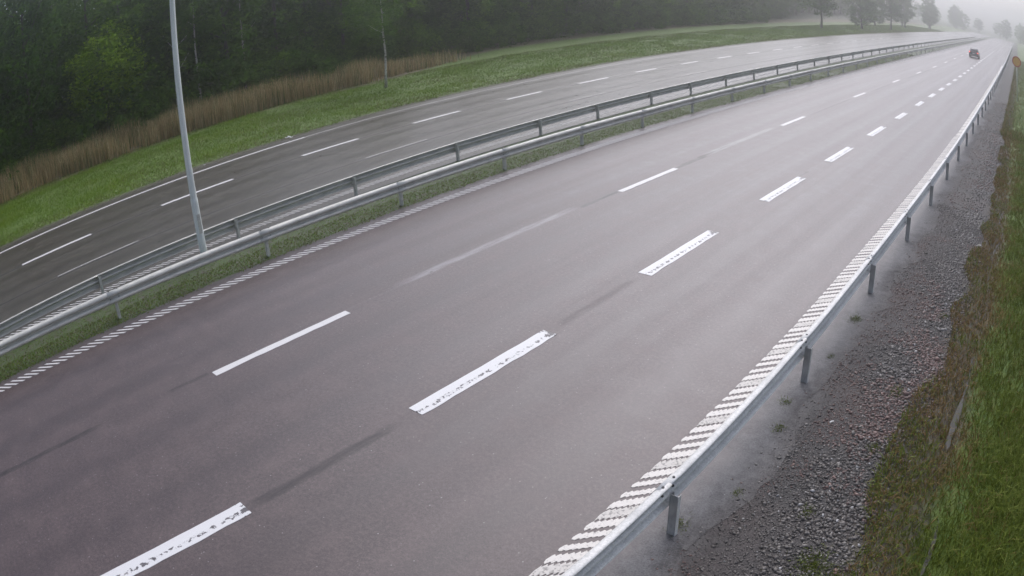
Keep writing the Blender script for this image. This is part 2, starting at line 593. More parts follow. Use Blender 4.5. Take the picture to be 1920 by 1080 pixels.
g = N("shaded_rail_steel")                                  # shade painted into the colour of the rail's traffic side
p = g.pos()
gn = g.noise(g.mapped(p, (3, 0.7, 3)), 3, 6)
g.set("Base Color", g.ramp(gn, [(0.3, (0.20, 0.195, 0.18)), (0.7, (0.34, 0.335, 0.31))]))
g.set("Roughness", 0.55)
M_STEEL_SHADED = g.m

g = N("shaded_post_steel")  # darker steel: the shade on the post's web is put into its colour
gn = g.noise(g.mapped(g.pos(), (6, 6, 2)), 3, 6)
g.set("Base Color", g.ramp(gn, [(0.3, (0.26, 0.262, 0.25)), (0.7, (0.42, 0.42, 0.405))]))
g.set("Metallic", 0.2)
g.set("Roughness", 0.5)
M_POST = g.m

g = N("lamp_post_steel")
p = g.obj()
gn = g.noise(g.mapped(p, (9, 9, 0.5)), 2, 6)
g.set("Base Color", g.ramp(gn, [(0.3, (0.58, 0.61, 0.58)), (0.7, (0.78, 0.81, 0.77))]))
g.set("Metallic", 0.1)
g.set("Roughness", 0.5)
M_POLE = g.m
M_BOLT = flat("bolt_hole", (0.05, 0.05, 0.05), 0.6, 0.4)

g = N("road_paint")
p = g.pos()
a, b = g.noise(p, 16, 5, 0.65), g.noise(p, 120, 2)
crack = g.ramp(a, [(0.30, 1.0), (0.36, 0.0)])
pc = g.mix(g.ramp(b, [(0.3, 0.0), (0.7, 1.0)]), (0.60, 0.58, 0.55), (0.70, 0.685, 0.66))
pc = g.mix(g.math('MULTIPLY', crack, 0.35), pc, (0.3, 0.28, 0.27))
g.set("Base Color", pc)
g.set("Roughness", 0.45)
g.bump(b, 0.25, 0.003)
M_PAINT = g.m

g = N("worn_lane_paint")                                    # the traffic side of each wide dash is chipped through to the asphalt
o_ = g.sep(g.obj())
p = g.pos()
chip = g.noise(p, 11, 6, 0.7)
side = g.band(o_[0], 0.045, 0.075, 0.75)
endw = g.band(o_[1], 1.55, 0.30, 0.8)
wear = g.math('ADD', g.math('MULTIPLY', side, 0.17), g.math('MULTIPLY', endw, 0.16))
hole = g.ramp(g.math('ADD', chip, wear), [(0.68, 0.0), (0.71, 1.0)])
pc = g.mix(g.noise(p, 90, 2), (0.62, 0.61, 0.59), (0.73, 0.72, 0.70))
g.set("Base Color", g.mix(hole, pc, (0.10, 0.09, 0.09)))
g.set("Roughness", 0.45)
g.bump(g.math('SUBTRACT', 1.0, hole), 0.5, 0.004)
M_PAINT_WORN = g.m

g = N("grey_worn_paint")
p = g.pos()
g.set("Base Color", g.mix(g.ramp(g.noise(p, 14, 6, 0.7), [(0.40, 0.0), (0.6, 1.0)]), (0.22, 0.205, 0.19), (0.52, 0.50, 0.47)))
g.set("Roughness", 0.5)
M_PAINT_GREY = g.m
g = N("chipped_cream_paint")
p = g.pos()
hl = g.ramp(g.noise(p, 22, 5, 0.7), [(0.40, 0.0), (0.47, 1.0)])
g.set("Base Color", g.mix(g.math('MULTIPLY', hl, 0.92), (0.30, 0.28, 0.25), g.mix(g.noise(p, 60, 3), (0.56, 0.525, 0.47), (0.70, 0.66, 0.60))))
g.set("Roughness", 0.55)
g.bump(hl, 0.4, 0.005)
M_PAINT_CHIPPED = g.m
g = N("cream_rumble_paint")
p = g.pos()
g.set("Base Color", g.mix(g.ramp(g.noise(p, 24, 5, 0.7), [(0.33, 0.0), (0.45, 1.0)]), (0.38, 0.35, 0.31), (0.68, 0.64, 0.58)))
g.set("Roughness", 0.5)
g.bump(g.noise(p, 100, 2), 0.25, 0.003)
M_PAINT_CREAM = g.m

# ---------------------------------------------------------------- ground, carriageways
YS_N = np.concatenate([np.arange(-30, 2, 1.0), np.arange(2, 24, 0.25), np.arange(24, 60, 1.0), np.arange(60, 130, 5.0), np.arange(130, 401, 30.0)])
US_G = np.concatenate([np.arange(-110, -60, 10.0), np.arange(-60, -29, 1.5), np.array([-28.9]), np.arange(-27, -3.5, 2.0),
                       np.array([-3.0, -2.5, -2.0, -1.6]), np.arange(-1.4, 0.5, 0.06), np.arange(0.6, 2.6, 0.2), np.arange(3, 15, 1.5), np.arange(18, 80, 12.0)])
land = sheet("ground", US_G, YS_N, lambda u, y: terrain_z(u, y) - 0.012, mat_ground())
base = flat("far_field", (0.07, 0.11, 0.03), 0.9, var=0.4, scale=0.02)
bm = bmesh.new()
bmesh.ops.create_grid(bm, x_segments=8, y_segments=8, size=900)
far = link("ground", bm_mesh(bm, "field"), base)
far.location = (0, 300, -0.7)
far["kind"] = 'structure'

ROAD_A = sheet("road", np.concatenate([np.array([-15.22, -14.7]), np.arange(-13.5, -3.9, 1.2), np.array([-3.88, -3.3, -2.62])]), YS_N, 0.0, M_ROAD)
for v_ in ROAD_A.data.vertices:                              # the tarmac breaks off raggedly into the gravel
    if v_.co.x > wx(-2.62, v_.co.y) - 0.02:
        v_.co.x += 0.55 * (vnoise(np.array([1.0]), np.array([v_.co.y]), 1.3, 51)[0] - 0.5) + 0.25 * (vnoise(np.array([4.0]), np.array([v_.co.y]), 3.1, 52)[0] - 0.5)
        v_.co.z -= 0.006
ROAD_B = sheet("road", np.concatenate([np.array([-28.75, -28.0]), np.arange(-27, -18.3, 1.2), np.array([-18.2, -17.6])]), YS_N, 0.0, M_ROAD_FAR)

# ---------------------------------------------------------------- painted markings: every dash and bar is a part of its carriageway
PT = 0.006


def slab(name, w, l, mat, jag=0.0, seed=0):
    r = random.Random(seed)
    bm = bmesh.new()
    pts = []
    n = 14
    for k in range(n + 1):
        pts.append((w / 2 + r.uniform(-jag, jag), -l / 2 + l * k / n))
    for k in range(n, -1, -1):
        pts.append((-w / 2 + r.uniform(-jag, jag) * 0.4, -l / 2 + l * k / n))
    top = [bm.verts.new((x, y, PT)) for x, y in pts]
    bot = [bm.verts.new((x, y, 0.001)) for x, y in pts]
    bm.faces.new(top)
    for k in range(len(pts)):
        j = (k + 1) % len(pts)
        bm.faces.new((top[k], bot[k], bot[j], top[j]))
    me = bm_mesh(bm, name)
    me.materials.append(mat)
    return me


def place_dashes(road, u, spans, meshes, length, name="lane_dash"):
    for k, (a, b) in enumerate(spans):
        o = link(name, meshes[k % len(meshes)], None, road)
        c = (a + b) / 2
        o.location = (wx(u, c), c, 0.0)
        o.rotation_euler = (0, 0, heading(u, c))
        o.scale = (1, (b - a) / length, 1)


M_SPANS = [(-0.45, 2.52), (5.55, 8.60), (11.59, 14.63), (17.64, 20.67), (23.36, 26.28), (29.32, 32.11), (35.19, 37.65), (41.4, 43.9),
           (46.96, 49.48), (52.4, 54.8), (57.5, 59.9), (62.8, 65.1), (68.2, 70.6), (73.6, 76.0)] + [(79 + 5.5 * k, 81.5 + 5.5 * k) for k in range(16)]
L_SPANS = [(-8.1, -5.1), (4.02, 7.08), (16.14, 19.18), (28.1, 31.0), (39.9, 42.65), (51.3, 54.0), (62.1, 64.9), (72.8, 75.9), (84, 87)] + [(96 + 12 * k, 99 + 12 * k) for k in range(6)]
E2_SPANS = [(-3.8, -0.8), (2.19, 5.25), (8.32, 11.53), (14.84, 17.71), (20.79, 23.70), (27.0, 29.7), (33.0, 35.9), (39.0, 41.5), (44.9, 47.4)] + [(50.8 + 6 * k, 53.4 + 6 * k) for k in range(12)]
E3_SPANS = [(-9.2, -6.2), (3.04, 6.16), (15.5, 18.6), (27.8, 30.75), (39.85, 42.7), (52, 55), (64, 67), (76, 79)]
place_dashes(ROAD_A, -7.3, M_SPANS, [slab("wide_dash", 0.30, 3.0, M_PAINT_WORN, 0.012, k) for k in range(3)], 3.0)
place_dashes(ROAD_A, -11.0, L_SPANS, [slab("narrow_dash", 0.18, 3.0, M_PAINT, 0.012, k + 5) for k in range(3)], 3.0)
place_dashes(ROAD_B, -24.6, E2_SPANS, [slab("far_dash", 0.20, 3.0, M_PAINT, 0.01, k + 9) for k in range(2)], 3.0)
place_dashes(ROAD_B, -21.4, E3_SPANS, [slab("thin_dash", 0.085, 3.0, M_PAINT_GREY, 0.008, k + 11) for k in range(2)], 3.0)

# solid outer line of the far carriageway: long strips, one per stretch of paint
es = [(-12.0, 17.2, 0.17, M_PAINT), (17.25, 60.0, 0.12, M_PAINT_GREY), (60.05, 130.0, 0.12, M_PAINT_GREY)]
for a, b, w, mt in es:
    ys = np.arange(a, b + 0.01, (b - a) / max(8, int((b - a) / 2)))
    V, F = [], []
    for y in ys:
        x = wx(-28.0, y)
        for dx, z in ((-w / 2, 0.001), (-w / 2, PT), (w / 2, PT), (w / 2, 0.001)):
            V.append((x + dx, y, z))
    for k in range(len(ys) - 1):
        for j in range(3):
            F.append((4 * k + j, 4 * k + j + 1, 4 * k + j + 5, 4 * k + j + 4))
    me = bpy.data.meshes.new("edge_line")
    me.from_pydata(V, [], F)
    me.update()
    link("edge_line", me, mt, ROAD_B)


def bar_outline(du, thick, lobes, amp, r):
    """slanted thermoplastic bar with a scalloped rim: runs along u by du, 45 degrees, thickness along y"""
    pts = []
    n = max(2, lobes * 4)
    ph = r.uniform(0, 6.28)
    for k in range(n + 1):
        t = k / n
        pts.append((du * (t - 0.5), du * (t - 0.5) * 1.03 + thick / 2 + amp * math.sin(ph + 2 * math.pi * lobes * t) + r.uniform(-1, 1) * amp * 0.3))
    if lobes: pts.append((du * 0.53, du * 0.53))
    for k in range(n, -1, -1):
        t = k / n
        pts.append((du * (t - 0.5), du * (t - 0.5) * 1.03 - thick / 2 + amp * math.sin(ph + 1.2 + 2 * math.pi * lobes * t) + r.uniform(-1, 1) * amp * 0.3))
    if lobes: pts.append((-du * 0.53, -du * 0.53))
    return pts


def bar_mesh(name, du, thick, lobes, amp, seed, mat, h=PT):
    r = random.Random(seed)
    pts = bar_outline(du, thick, lobes, amp, r)
    bm = bmesh.new()
    top = [bm.verts.new((x, y, h)) for x, y in pts]
    bot = [bm.verts.new((x * 1.01, y * 1.01, 0.001)) for x, y in pts]
    bm.faces.new(top)
    for k in range(len(pts)):
        j = (k + 1) % len(pts)
        bm.faces.new((top[k], bot[k], bot[j], top[j]))
    me = bm_mesh(bm, name)
    me.materials.append(mat)
    return me


def rumble(road, u, y0, n_parts, y_end, step, meshes, name="rumble_bar", jit=0.004, cyc=None):
    r = random.Random(int(abs(u) * 100))
    y = y0
    k = 0
    while k < n_parts and y < y_end:
        me = meshes[k % len(meshes)] if cyc is None else meshes[cyc[k % len(cyc)]][k % 3]
        o = link(name, me, None, road)
        o.location = (wx(u, y) + r.uniform(-jit, jit), y + r.uniform(-jit, jit), 0)
        o.rotation_euler = (0, 0, heading(u, y) + r.uniform(-0.012, 0.012))
        y += step
        k += 1
    # the rest of the line, too small to pick apart, joined into one part
    V, F = [], []
    base = None
    while y < y_end:
        me = meshes[0] if cyc is None else meshes[cyc[k % len(cyc)]][0]
        co = [(v.co.x, v.co.y) for v in me.vertices if v.co.z > 0.004]
        c = len(V)
        x = wx(u, y)
        # keep four corners only
        xs = sorted(co)
        lo, hi = [q for q in co if q[0] < -0.08], [q for q in co if q[0] > 0.08]
        q4 = [min(lo, key=lambda q: q[1]), min(hi, key=lambda q: q[1]), max(hi, key=lambda q: q[1]), max(lo, key=lambda q: q[1])]
        V += [(x + a, y + b, PT) for a, b in q4] + [(x + a, y + b, 0.001) for a, b in q4]
        F += [(c, c + 1, c + 2, c + 3), (c, c + 4, c + 5, c + 1), (c + 1, c + 5, c + 6, c + 2), (c + 2, c + 6, c + 7, c + 3), (c + 3, c + 7, c + 4, c)]
        y += step
        k += 1
    if V:
        me = bpy.data.meshes.new("rumble_bars")
        me.from_pydata(V, [], F)
        me.update()
        o = link("rumble_bars", me, meshes[0].materials[0] if cyc is None else meshes[0][0].materials[0], road)
        o["kind"] = "stuff"


barsA = [bar_mesh("left_bar", 0.30, 0.078, 0, 0.0, s, M_PAINT) for s in range(3)]
rumble(ROAD_A, -14.7, -2.5, 165, 130, 0.2045, barsA)
R_CLEAN = [bar_mesh("cream_bar", 0.39, 0.122, 8, 0.015, 20 + s, M_PAINT_CREAM) for s in range(3)]
R_FAT = [bar_mesh("cream_bar_wide", 0.39, 0.165, 8, 0.020, 30 + s, M_PAINT_CREAM) for s in range(3)]
R_MERGE = [bar_mesh("cream_bar_merged", 0.37, 0.212, 8, 0.024, 40 + s, M_PAINT_CHIPPED) for s in range(3)]
rumble(ROAD_A, -3.69, 3.6, 130, 110, 0.2336, [R_CLEAN, R_FAT, R_MERGE], cyc=[0, 0, 1, 2, 1])
barsE = [bar_mesh("far_bar", 0.29, 0.056, 0, 0.0, 60 + s, M_PAINT) for s in range(2)]
rumble(ROAD_B, -18.2, -2.0, 125, 110, 0.2045, barsE)

# ---------------------------------------------------------------- guardrails
W_PROF = [(-0.036, 0.292), (-0.034, 0.300), (-0.020, 0.307), (0.010, 0.309), (0.045, 0.301), (0.070, 0.284), (0.083, 0.262), (0.086, 0.240),
          (0.078, 0.219), (0.052, 0.203), (0.018, 0.190), (-0.008, 0.178), (-0.018, 0.164), (-0.020, 0.152), (-0.014, 0.140), (0.014, 0.130),
          (0.050, 0.120), (0.074, 0.106), (0.084, 0.086), (0.082, 0.062), (0.066, 0.040), (0.030, 0.020), (-0.010, 0.006), (-0.020, 0.000)]


def beam_mesh(name, length, side, mat):
    """W-profile rail, 'side' +1/-1: which way the ridges point in x; both skins, capped, with a slight overlap at the joint"""
    t = 0.004
    P = np.array(W_PROF)
    d = np.gradient(P, axis=0)
    nrm = np.stack([-d[:, 1], d[:, 0]], -1)
    nrm /= np.linalg.norm(nrm, axis=1)[:, None] + 1e-9
    Q = P + nrm * t
    loop = [(*a,) for a in P] + [(*a,) for a in Q[::-1]]
    bm = bmesh.new()
    rings = []
    for y, sh in ((-0.17, 0.007), (0.17, 0.007), (0.18, 0.0), (length - 0.16, 0.0), (length, 0.0)):
        rings.append([bm.verts.new(((x + sh) * side, y, z)) for x, z in loop])
    n = len(loop)
    for r0, r1 in zip(rings, rings[1:]):
        for k in range(n):
            bm.faces.new((r0[k], r0[(k + 1) % n], r1[(k + 1) % n], r1[k]))
    for ring in (rings[0], rings[-1]):
        h = n // 2
        for k in range(h - 1):
            bm.faces.new((ring[k], ring[k + 1], ring[n - 2 - k], ring[n - 1 - k]))
    me = bm_mesh(bm, name)
    for p in me.polygons: p.use_smooth = abs(p.normal.y) < 0.5
    me.materials.append(mat)
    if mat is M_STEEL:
        me.materials.append(M_STEEL_SHADED)
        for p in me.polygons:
            if p.normal.x * side > 0.62: p.material_index = 1  # steep traffic-side faces take the painted shade
    return me


def post_mesh(name, h, mat, flip=1, flange=None):
    """C-section steel post: web across the rail, two flanges along it"""
    bm = bmesh.new()
    w, f, t = 0.10, 0.055, 0.006
    bm_box(bm, -w / 2, w / 2, 0, t, -0.3, h)
    bm_box(bm, w / 2 + 0.0005, w / 2 + t, -0.004, f, -0.3, h + 0.0005)
    bm_box(bm, -w / 2 - t, -w / 2 - 0.0005, -0.004, f, -0.3, h + 0.0005)
    bm_box(bm, w / 2 - 0.014, w / 2, f, f + t, -0.3, h)
    bm_box(bm, -w / 2, -w / 2 + 0.014, f, f + t, -0.3, h)
    if flip < 0:
        for v in bm.verts: v.co.x = -v.co.x
    me = bm_mesh(bm, name)
    me.materials.append(mat)
    if flange is not None:
        me.materials.append(flange)
        for p_ in me.polygons:
            if p_.center.x > w / 2 or p_.center.y > f: p_.material_index = 1  # flange in lighter steel, painting the side light it catches
    return me


def bolt_mesh():
    bm = bmesh.new()
    bmesh.ops.create_cone(bm, cap_ends=True, segments=8, radius1=0.019, radius2=0.016, depth=0.016)
    me = bm_mesh(bm, "bolt")
    me.materials.append(M_BOLT)
    return me


BOLT = bolt_mesh()


def guardrail(label, ufn, post_ys, top, side, steel, post_h, post_gap, bolts=0, bolt_tilt=None):
    """side: +1 ridges point to +x, -1 to -x.  ufn(y) gives the x of the rail's back plane"""
    y0 = post_ys[0]
    root = empty("guardrail", (ufn(y0), y0, 0), label, "guardrail", "galvanised guardrails along the carriageways")
    bz = top - 0.312
    bmsh = beam_mesh("beam", 4.0, side, steel)
    pm = post_mesh("post", post_h, M_POST if steel is M_STEEL else steel, side, M_STEEL if steel is M_STEEL else None)
    ox, oy = ufn(y0), y0
    for k, (a, b) in enumerate(zip(post_ys, post_ys[1:])):
        xa, xb = ufn(a), ufn(b)
        o = link("rail_beam", bmsh, None, root)
        o.location = (xa - ox, a - oy, bz)
        o.rotation_euler = (0, 0, math.atan2(-(xb - xa), b - a))
        o.scale = (1, math.hypot(xb - xa, b - a) / 4.0, 1)
        if k < bolts:
            for by, (px, pz) in ((-0.11, (0.012, 0.309)), (0.11, (0.012, 0.309)), (-0.11, (0.015, 0.188)), (0.11, (0.015, 0.188)), (-0.11, (0.03, 0.124)), (0.11, (0.03, 0.124))):
                c = link("bolt", BOLT, None, o)
                # on the sloping upper flanks of the two waves, facing up and back
                c.location = (px * side, by, pz + 0.004)
                c.rotation_euler = (0, side * 0.1, 0)
        p = link("post", pm, None, root)
        p.location = (xa - ox - side * post_gap, a - oy, 0)
    return root


RR_POSTS = [-3.0, 1.2, 5.44, 9.39, 13.33, 17.05, 20.75] + [20.75 + 3.75 * k for k in range(1, 62)]
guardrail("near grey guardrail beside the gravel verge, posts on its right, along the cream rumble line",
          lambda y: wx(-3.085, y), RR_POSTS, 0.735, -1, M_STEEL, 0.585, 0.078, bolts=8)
MR2_Y = [-4.7, -0.6, 3.55, 7.85, 12.2, 16.36, 20.27, 24.13, 28.2, 32.3, 36.4] + [36.4 + 4.0 * k for k in range(1, 56)]
_m2 = lambda y: float(np.interp(y, [-10, 10, 18, 24, 37, 60, 90, 140], [-15.40, -15.38, -15.38, -15.27, -15.12, -14.98, -14.9, -14.75]))
guardrail("pale guardrail in the median facing the near carriageway, the lamp post stands behind it",
          _m2, MR2_Y, 0.70, 1, M_STEEL_DULL, 0.55, 0.085, bolts=6)
MR1_Y = [-4.7, -0.52, 3.66, 8.04, 12.21, 16.59, 20.94, 24.70, 29.0, 32.9, 37.15] + [37.15 + 4.1 * k for k in range(1, 54)]
_m1 = lambda y: float(np.interp(y, [-8, 0.4, 3.5, 8, 12, 16.5, 20.6, 25, 40, 140], [-16.45, -16.95, -17.28, -17.52, -17.66, -17.84, -17.90, -17.97, -18.0, -18.0]))
guardrail("darker guardrail in the median facing the far carriageway, its posts in front of the rail",
          _m1, MR1_Y, 0.60, -1, M_STEEL_DULL, 0.57, 0.075)

# ---------------------------------------------------------------- lamp post in the median
LX, LY = -16.86, 6.69
lamp = empty("lamp_post", (LX, LY, 0), "tall grey tapered steel lamp post standing between the two median guardrails", "lamp post")
bm = bmesh.new()
bm_tube(bm, [(0, 0, -0.4), (0, 0, 0.05), (0, 0, 1.5), (0, 0, 1.62), (0, 0, 1.66)], [0.104, 0.104, 0.0995, 0.099, 0.090], 24, cap=False)
link("base_sleeve", bm_mesh(bm, "base_sleeve", True), M_POLE, lamp)
bm = bmesh.new()
bm_tube(bm, [(0, 0, 1.6 + 0.94 * k_) for k_ in range(11)], [0.0885 - 0.00285 * k_ for k_ in range(11)], 24, cap=False)
sh = link("shaft", bm_mesh(bm, "shaft", True), M_POLE, lamp)
bm = bmesh.new()
bm_box(bm, 0.088, 0.1045, -0.045, 0.045, 0.75, 1.25)
link("access_door", bm_mesh(bm, "access_door"), M_STEEL_DULL, lamp)
bm = bmesh.new()
bm_box(bm, 0.0865, 0.0905, -0.02, 0.02, 2.28, 2.34)
link("tag_plate", bm_mesh(bm, "tag_plate"), M_STEEL, lamp)
for sgn in (-1, 1):
    bm = bmesh.new()
    bm_tube(bm, [(0, 0, 10.9), (sgn * 0.5, 0, 11.25), (sgn * 1.4, 0, 11.35)], [0.035, 0.03, 0.028], 10)
    arm = link("arm", bm_mesh(bm, "arm", True), M_POLE, lamp)
    bm = bmesh.new()
    bm_box(bm, sgn * 1.38 if sgn > 0 else -2.0, 2.0 if sgn > 0 else -1.38, -0.14, 0.14, 11.28, 11.40)
    bmesh.ops.bevel(bm, geom=bm.edges[:], offset=0.03, segments=2, affect='EDGES')
    link("lantern", bm_mesh(bm, "lantern", True), M_STEEL_DULL, arm)

# ---------------------------------------------------------------- plants made of blades
def blades(name, P, h, w, lean, hue, mat, bend=0.5, seg2=True):
    """P (N,3) roots; one bent blade each (3 or 5 vertices)"""
    n = len(P)
    a = RNG.uniform(0, 2 * np.pi, n)
    la = RNG.uniform(0, 2 * np.pi, n)
    side = np.stack([np.cos(a), np.sin(a), np.zeros(n)], -1) * (w / 2)[:, None]
    ld = np.stack([np.cos(la), np.sin(la), np.zeros(n)], -1) * (lean * h)[:, None]
    upv = np.zeros((n, 3))
    upv[:, 2] = h
    mid = P + ld * 0.3 + upv * 0.55
    tip = P + ld + upv * (1 - bend * lean * 0.5)[:, None]
    if seg2:
        V = np.stack([P - side, P + side, mid + side * 0.8, mid - side * 0.8, tip], 1).reshape(-1, 3)
        b = (np.arange(n) * 5)[:, None]
        F = np.concatenate([b + 0, b + 1, b + 2, b + 3, b + 3, b + 2, b + 4], 1)
        tot = np.tile([4, 3], n)
        uvy = np.tile([0, 0, .55, .55, 1.0], n)
        uvx = np.repeat(hue, 5)
    else:
        V = np.stack([P - side, P + side, tip], 1).reshape(-1, 3)
        F = np.arange(3 * n)
        tot = np.full(n, 3)
        uvy = np.tile([0, 0, 1.0], n)
        uvx = np.repeat(hue, 3)
    return mesh_np(name, V, F.ravel(), tot, np.stack([uvx, uvy], -1))


# right bank: rank wet grass beyond the gravel
n = 170000
y = 1.5 + 40 * RNG.random(n) ** 1.9
u = -1.25 + (4.6 + y * 0.05) * RNG.random(n) ** 1.15
pn = vnoise(u, y, 0.9, 3) * 0.6 + vnoise(u, y, 3.1, 4) * 0.4
edge = -1.0 + 0.5 * (vnoise(u, y, 0.8, 5) - 0.5) - 0.25 * smooth(10, 40, y)
wtr = WATER_C(y)
keep = (u > edge) & (np.abs(u - wtr) > DITCH_W(y) * (0.5 + 0.7 * RNG.random(n))) & (RNG.random(n) < 0.35 + 0.9 * pn)
u, y, pn, wtr = u[keep], y[keep], pn[keep], wtr[keep]
dry = np.clip(smooth(0.35, -0.5, u) * 0.85 + 1.1 * (vnoise(u, y, 1.6, 9) - 0.52) * smooth(2.2, 0.2, u), 0.05, 1)
isdry = RNG.random(len(u)) < dry * 0.85
hue = np.where(isdry, RNG.uniform(0, 0.33, len(u)), np.clip(0.40 + 0.45 * pn + RNG.normal(0, 0.12, len(u)), 0.36, 1))
h = (0.11 + 0.14 * smooth(-0.6, 0.9, u) * (0.5 + pn)) * RNG.uniform(0.6, 1.4, len(u))
n2 = 50000
y2 = 38 + 110 * RNG.random(n2) ** 1.4
u2 = -1.4 + 22 * RNG.random(n2) ** 1.6
y, u, h = np.concatenate([y, y2]), np.concatenate([u, u2]), np.concatenate([h, 0.12 + 0.25 * RNG.random(n2)])
hue = np.concatenate([hue, np.where(RNG.random(n2) < 0.12 + 0.4 * smooth(0, -1.2, u2), RNG.uniform(0, 0.33, n2), np.clip(RNG.normal(0.62, 0.15, n2), 0.36, 1))])
P = np.stack([W(u, y), y, terrain_z(u, y) - 0.015], -1)
gr = link("grass", blades("bank_grass", P, h, RNG.uniform(0.006, 0.014, len(u)) * (1 + y * 0.03), RNG.uniform(0.3, 1.5, len(u)), hue, None, 0.7), M_GRASS_R)
tag(gr, "rank wet grass on the right bank beyond the gravel, dry and brown at its edge", "grass", kind="stuff")

# left verge
n = 400000
y = -4 + 250 * RNG.random(n) ** 2.0
u = -41.8 + 12.9 * RNG.random(n)
pn = vnoise(u, y, 0.35, 13) * 0.6 + vnoise(u, y, 1.2, 14) * 0.4
keep = (u < -28.95 - 0.55 * vnoise(u, y, 0.5, 15)) | (RNG.random(n) < 0.12)
keep &= RNG.random(n) < 0.4 + pn
u, y, pn = u[keep], y[keep], pn[keep]
dryp = np.clip(0.25 + 0.7 * (vnoise(u, y, 0.28, 16) - 0.5) + 0.35 * smooth(-31.5, -29.2, u) + 0.5 * smooth(-39.5, -41.5, u), 0.03, 1)
isdry = RNG.random(len(u)) < dryp * 0.6
hue = np.where(isdry, RNG.uniform(0.0, 0.28, len(u)), np.clip(0.36 + 0.5 * pn + RNG.normal(0, 0.12, len(u)), 0.33, 1))
P = np.stack([W(u, y), y, terrain_z(u, y) - 0.015], -1)
gr = link("grass", blades("verge_grass", P, RNG.uniform(0.07, 0.20, len(u)) * (0.6 + 0.8 * pn), RNG.uniform(0.012, 0.022, len(u)) * (1 + y * 0.02),
                          RNG.uniform(0.3, 1.4, len(u)), hue, None, 0.6, False), M_GRASS_L)
tag(gr, "green grass verge between the far carriageway and the dry reeds", "grass", kind="stuff")

# median: low weeds under the rails
n = 110000
y = -4 + 90 * RNG.random(n) ** 1.5
u = np.where(RNG.random(n) < 0.78, -16.2 + 1.1 * RNG.random(n), -17.35 + 1.2 * RNG.random(n))
pn = vnoise(u, y, 0.9, 23) * 0.5 + vnoise(u, y, 3, 24) * 0.5
keep = RNG.random(n) < smooth(0.14, 0.50, pn + 0.22 * smooth(40, 0, y)) * smooth(-15.02, -15.36, u - 0.25 * (vnoise(u, y, 1.1, 26) - 0.5))
u, y, pn = u[keep], y[keep], pn[keep]
hue = np.where(RNG.random(len(u)) < 0.48, RNG.uniform(0.0, 0.28, len(u)), np.clip(RNG.normal(0.6, 0.15, len(u)), 0.33, 1))
P = np.stack([W(u, y), y, np.full(len(u), -0.014)], -1)
P[:, 2] = np.where(u > -15.24, -0.004, -0.016)
gr = link("grass", blades("median_grass", P, RNG.uniform(0.02, 0.065, len(u)), RNG.uniform(0.012, 0.024, len(u)), RNG.uniform(0.3, 1.3, len(u)), hue, None, 0.6, False), M_GRASS_L)
tag(gr, "short patchy grass in the median under the two guardrails", "grass", kind="stuff")

# reeds
n = 90000
y = -8 + 140 * RNG.random(n) ** 1.35
u = -41.0 - 4.2 * RNG.random(n) - 0.9 * (vnoise(0 * y, y, 0.25, 33) - 0.3) - 3.0 * smooth(24, 45, y) * 0.8
pn = vnoise(u, y, 0.45, 31)
keep = RNG.random(n) < (0.10 + 1.2 * smooth(0.25, 0.7, 0.6 * pn + 0.4 * vnoise(u, y, 1.6, 35))) * smooth(46, 30, y)
u, y, pn = u[keep], y[keep], pn[keep]
h = (0.85 + 1.15 * pn) * RNG.uniform(0.45, 1.2, len(u)) * (1 - 0.35 * smooth(28, 45, y))
hue = np.clip(RNG.normal(0.45, 0.25, len(u)), 0, 0.91)
hue = np.where(RNG.random(len(u)) < 0.14 + 0.22 * smooth(-43, -45.5, u), RNG.uniform(0.94, 1.0, len(u)), hue)
P = np.stack([W(u, y), y, terrain_z(u, y) - 0.02], -1)
gr = link("reeds", blades("reeds", P, h, RNG.uniform(0.022, 0.05, len(u)), RNG.uniform(0.02, 0.28, len(u)), hue, None, 0.3), M_REED)
tag(gr, "band of tall dry straw coloured reeds at the foot of the wood", "reeds", kind="stuff")

# weed tufts in the gravel along the right guardrail
WP, WH, WW, WL, WU = [], [], [], [], []
for tx, ty, s_ in [(-2.95, 12.0, 1.0), (-3.05, 8.72, .7), (-2.85, 8.05, .7), (-3.02, 5.62, .9), (-1.5, 9.9, .9), (-1.75, 6.6, .7), (-2.7, 6.5, .5),
                   (-1.28, 5.75, 1.6), (-0.95, 5.6, 1.4), (-2.9, 10.4, .5), (-1.25, 13.2, .8), (-1.4, 8.3, .8)]:
    n = int(160 * s_ * s_) + 60
    q = RNG.normal(0, 0.07 * s_, (n, 2))
    q[:, 1] *= 1.4
    x_, y_ = tx + q[:, 0], ty + q[:, 1]
    WP.append(np.stack([x_, y_, np.maximum(terrain_z(x_, y_), -0.02 if tx < -2.6 else -9) - 0.005], -1))
    WH.append(RNG.uniform(0.02, 0.07, n) * s_)
    WW.append(RNG.uniform(0.006, 0.012, n))
    WL.append(RNG.uniform(0.4, 1.6, n))
    WU.append(np.clip(RNG.normal(0.55, 0.14, n), 0.34, 1))
o = link("weeds", blades("weeds", np.concatenate(WP), np.concatenate(WH), np.concatenate(WW), np.concatenate(WL), np.concatenate(WU), None, 0.6, False), M_GRASS_R)
tag(o, "scattered small weeds in the gravel and at the guardrail posts", "weeds", kind="stuff")

# ---------------------------------------------------------------- gravel stones and ditch water
ico = bmesh.new()
bmesh.ops.create_icosphere(ico, subdivisions=1, radius=1.0)
IV = np.array([v.co[:] for v in ico.verts])
IF = np.array([[v.index for v in f.verts] for f in ico.faces])
ico.free()


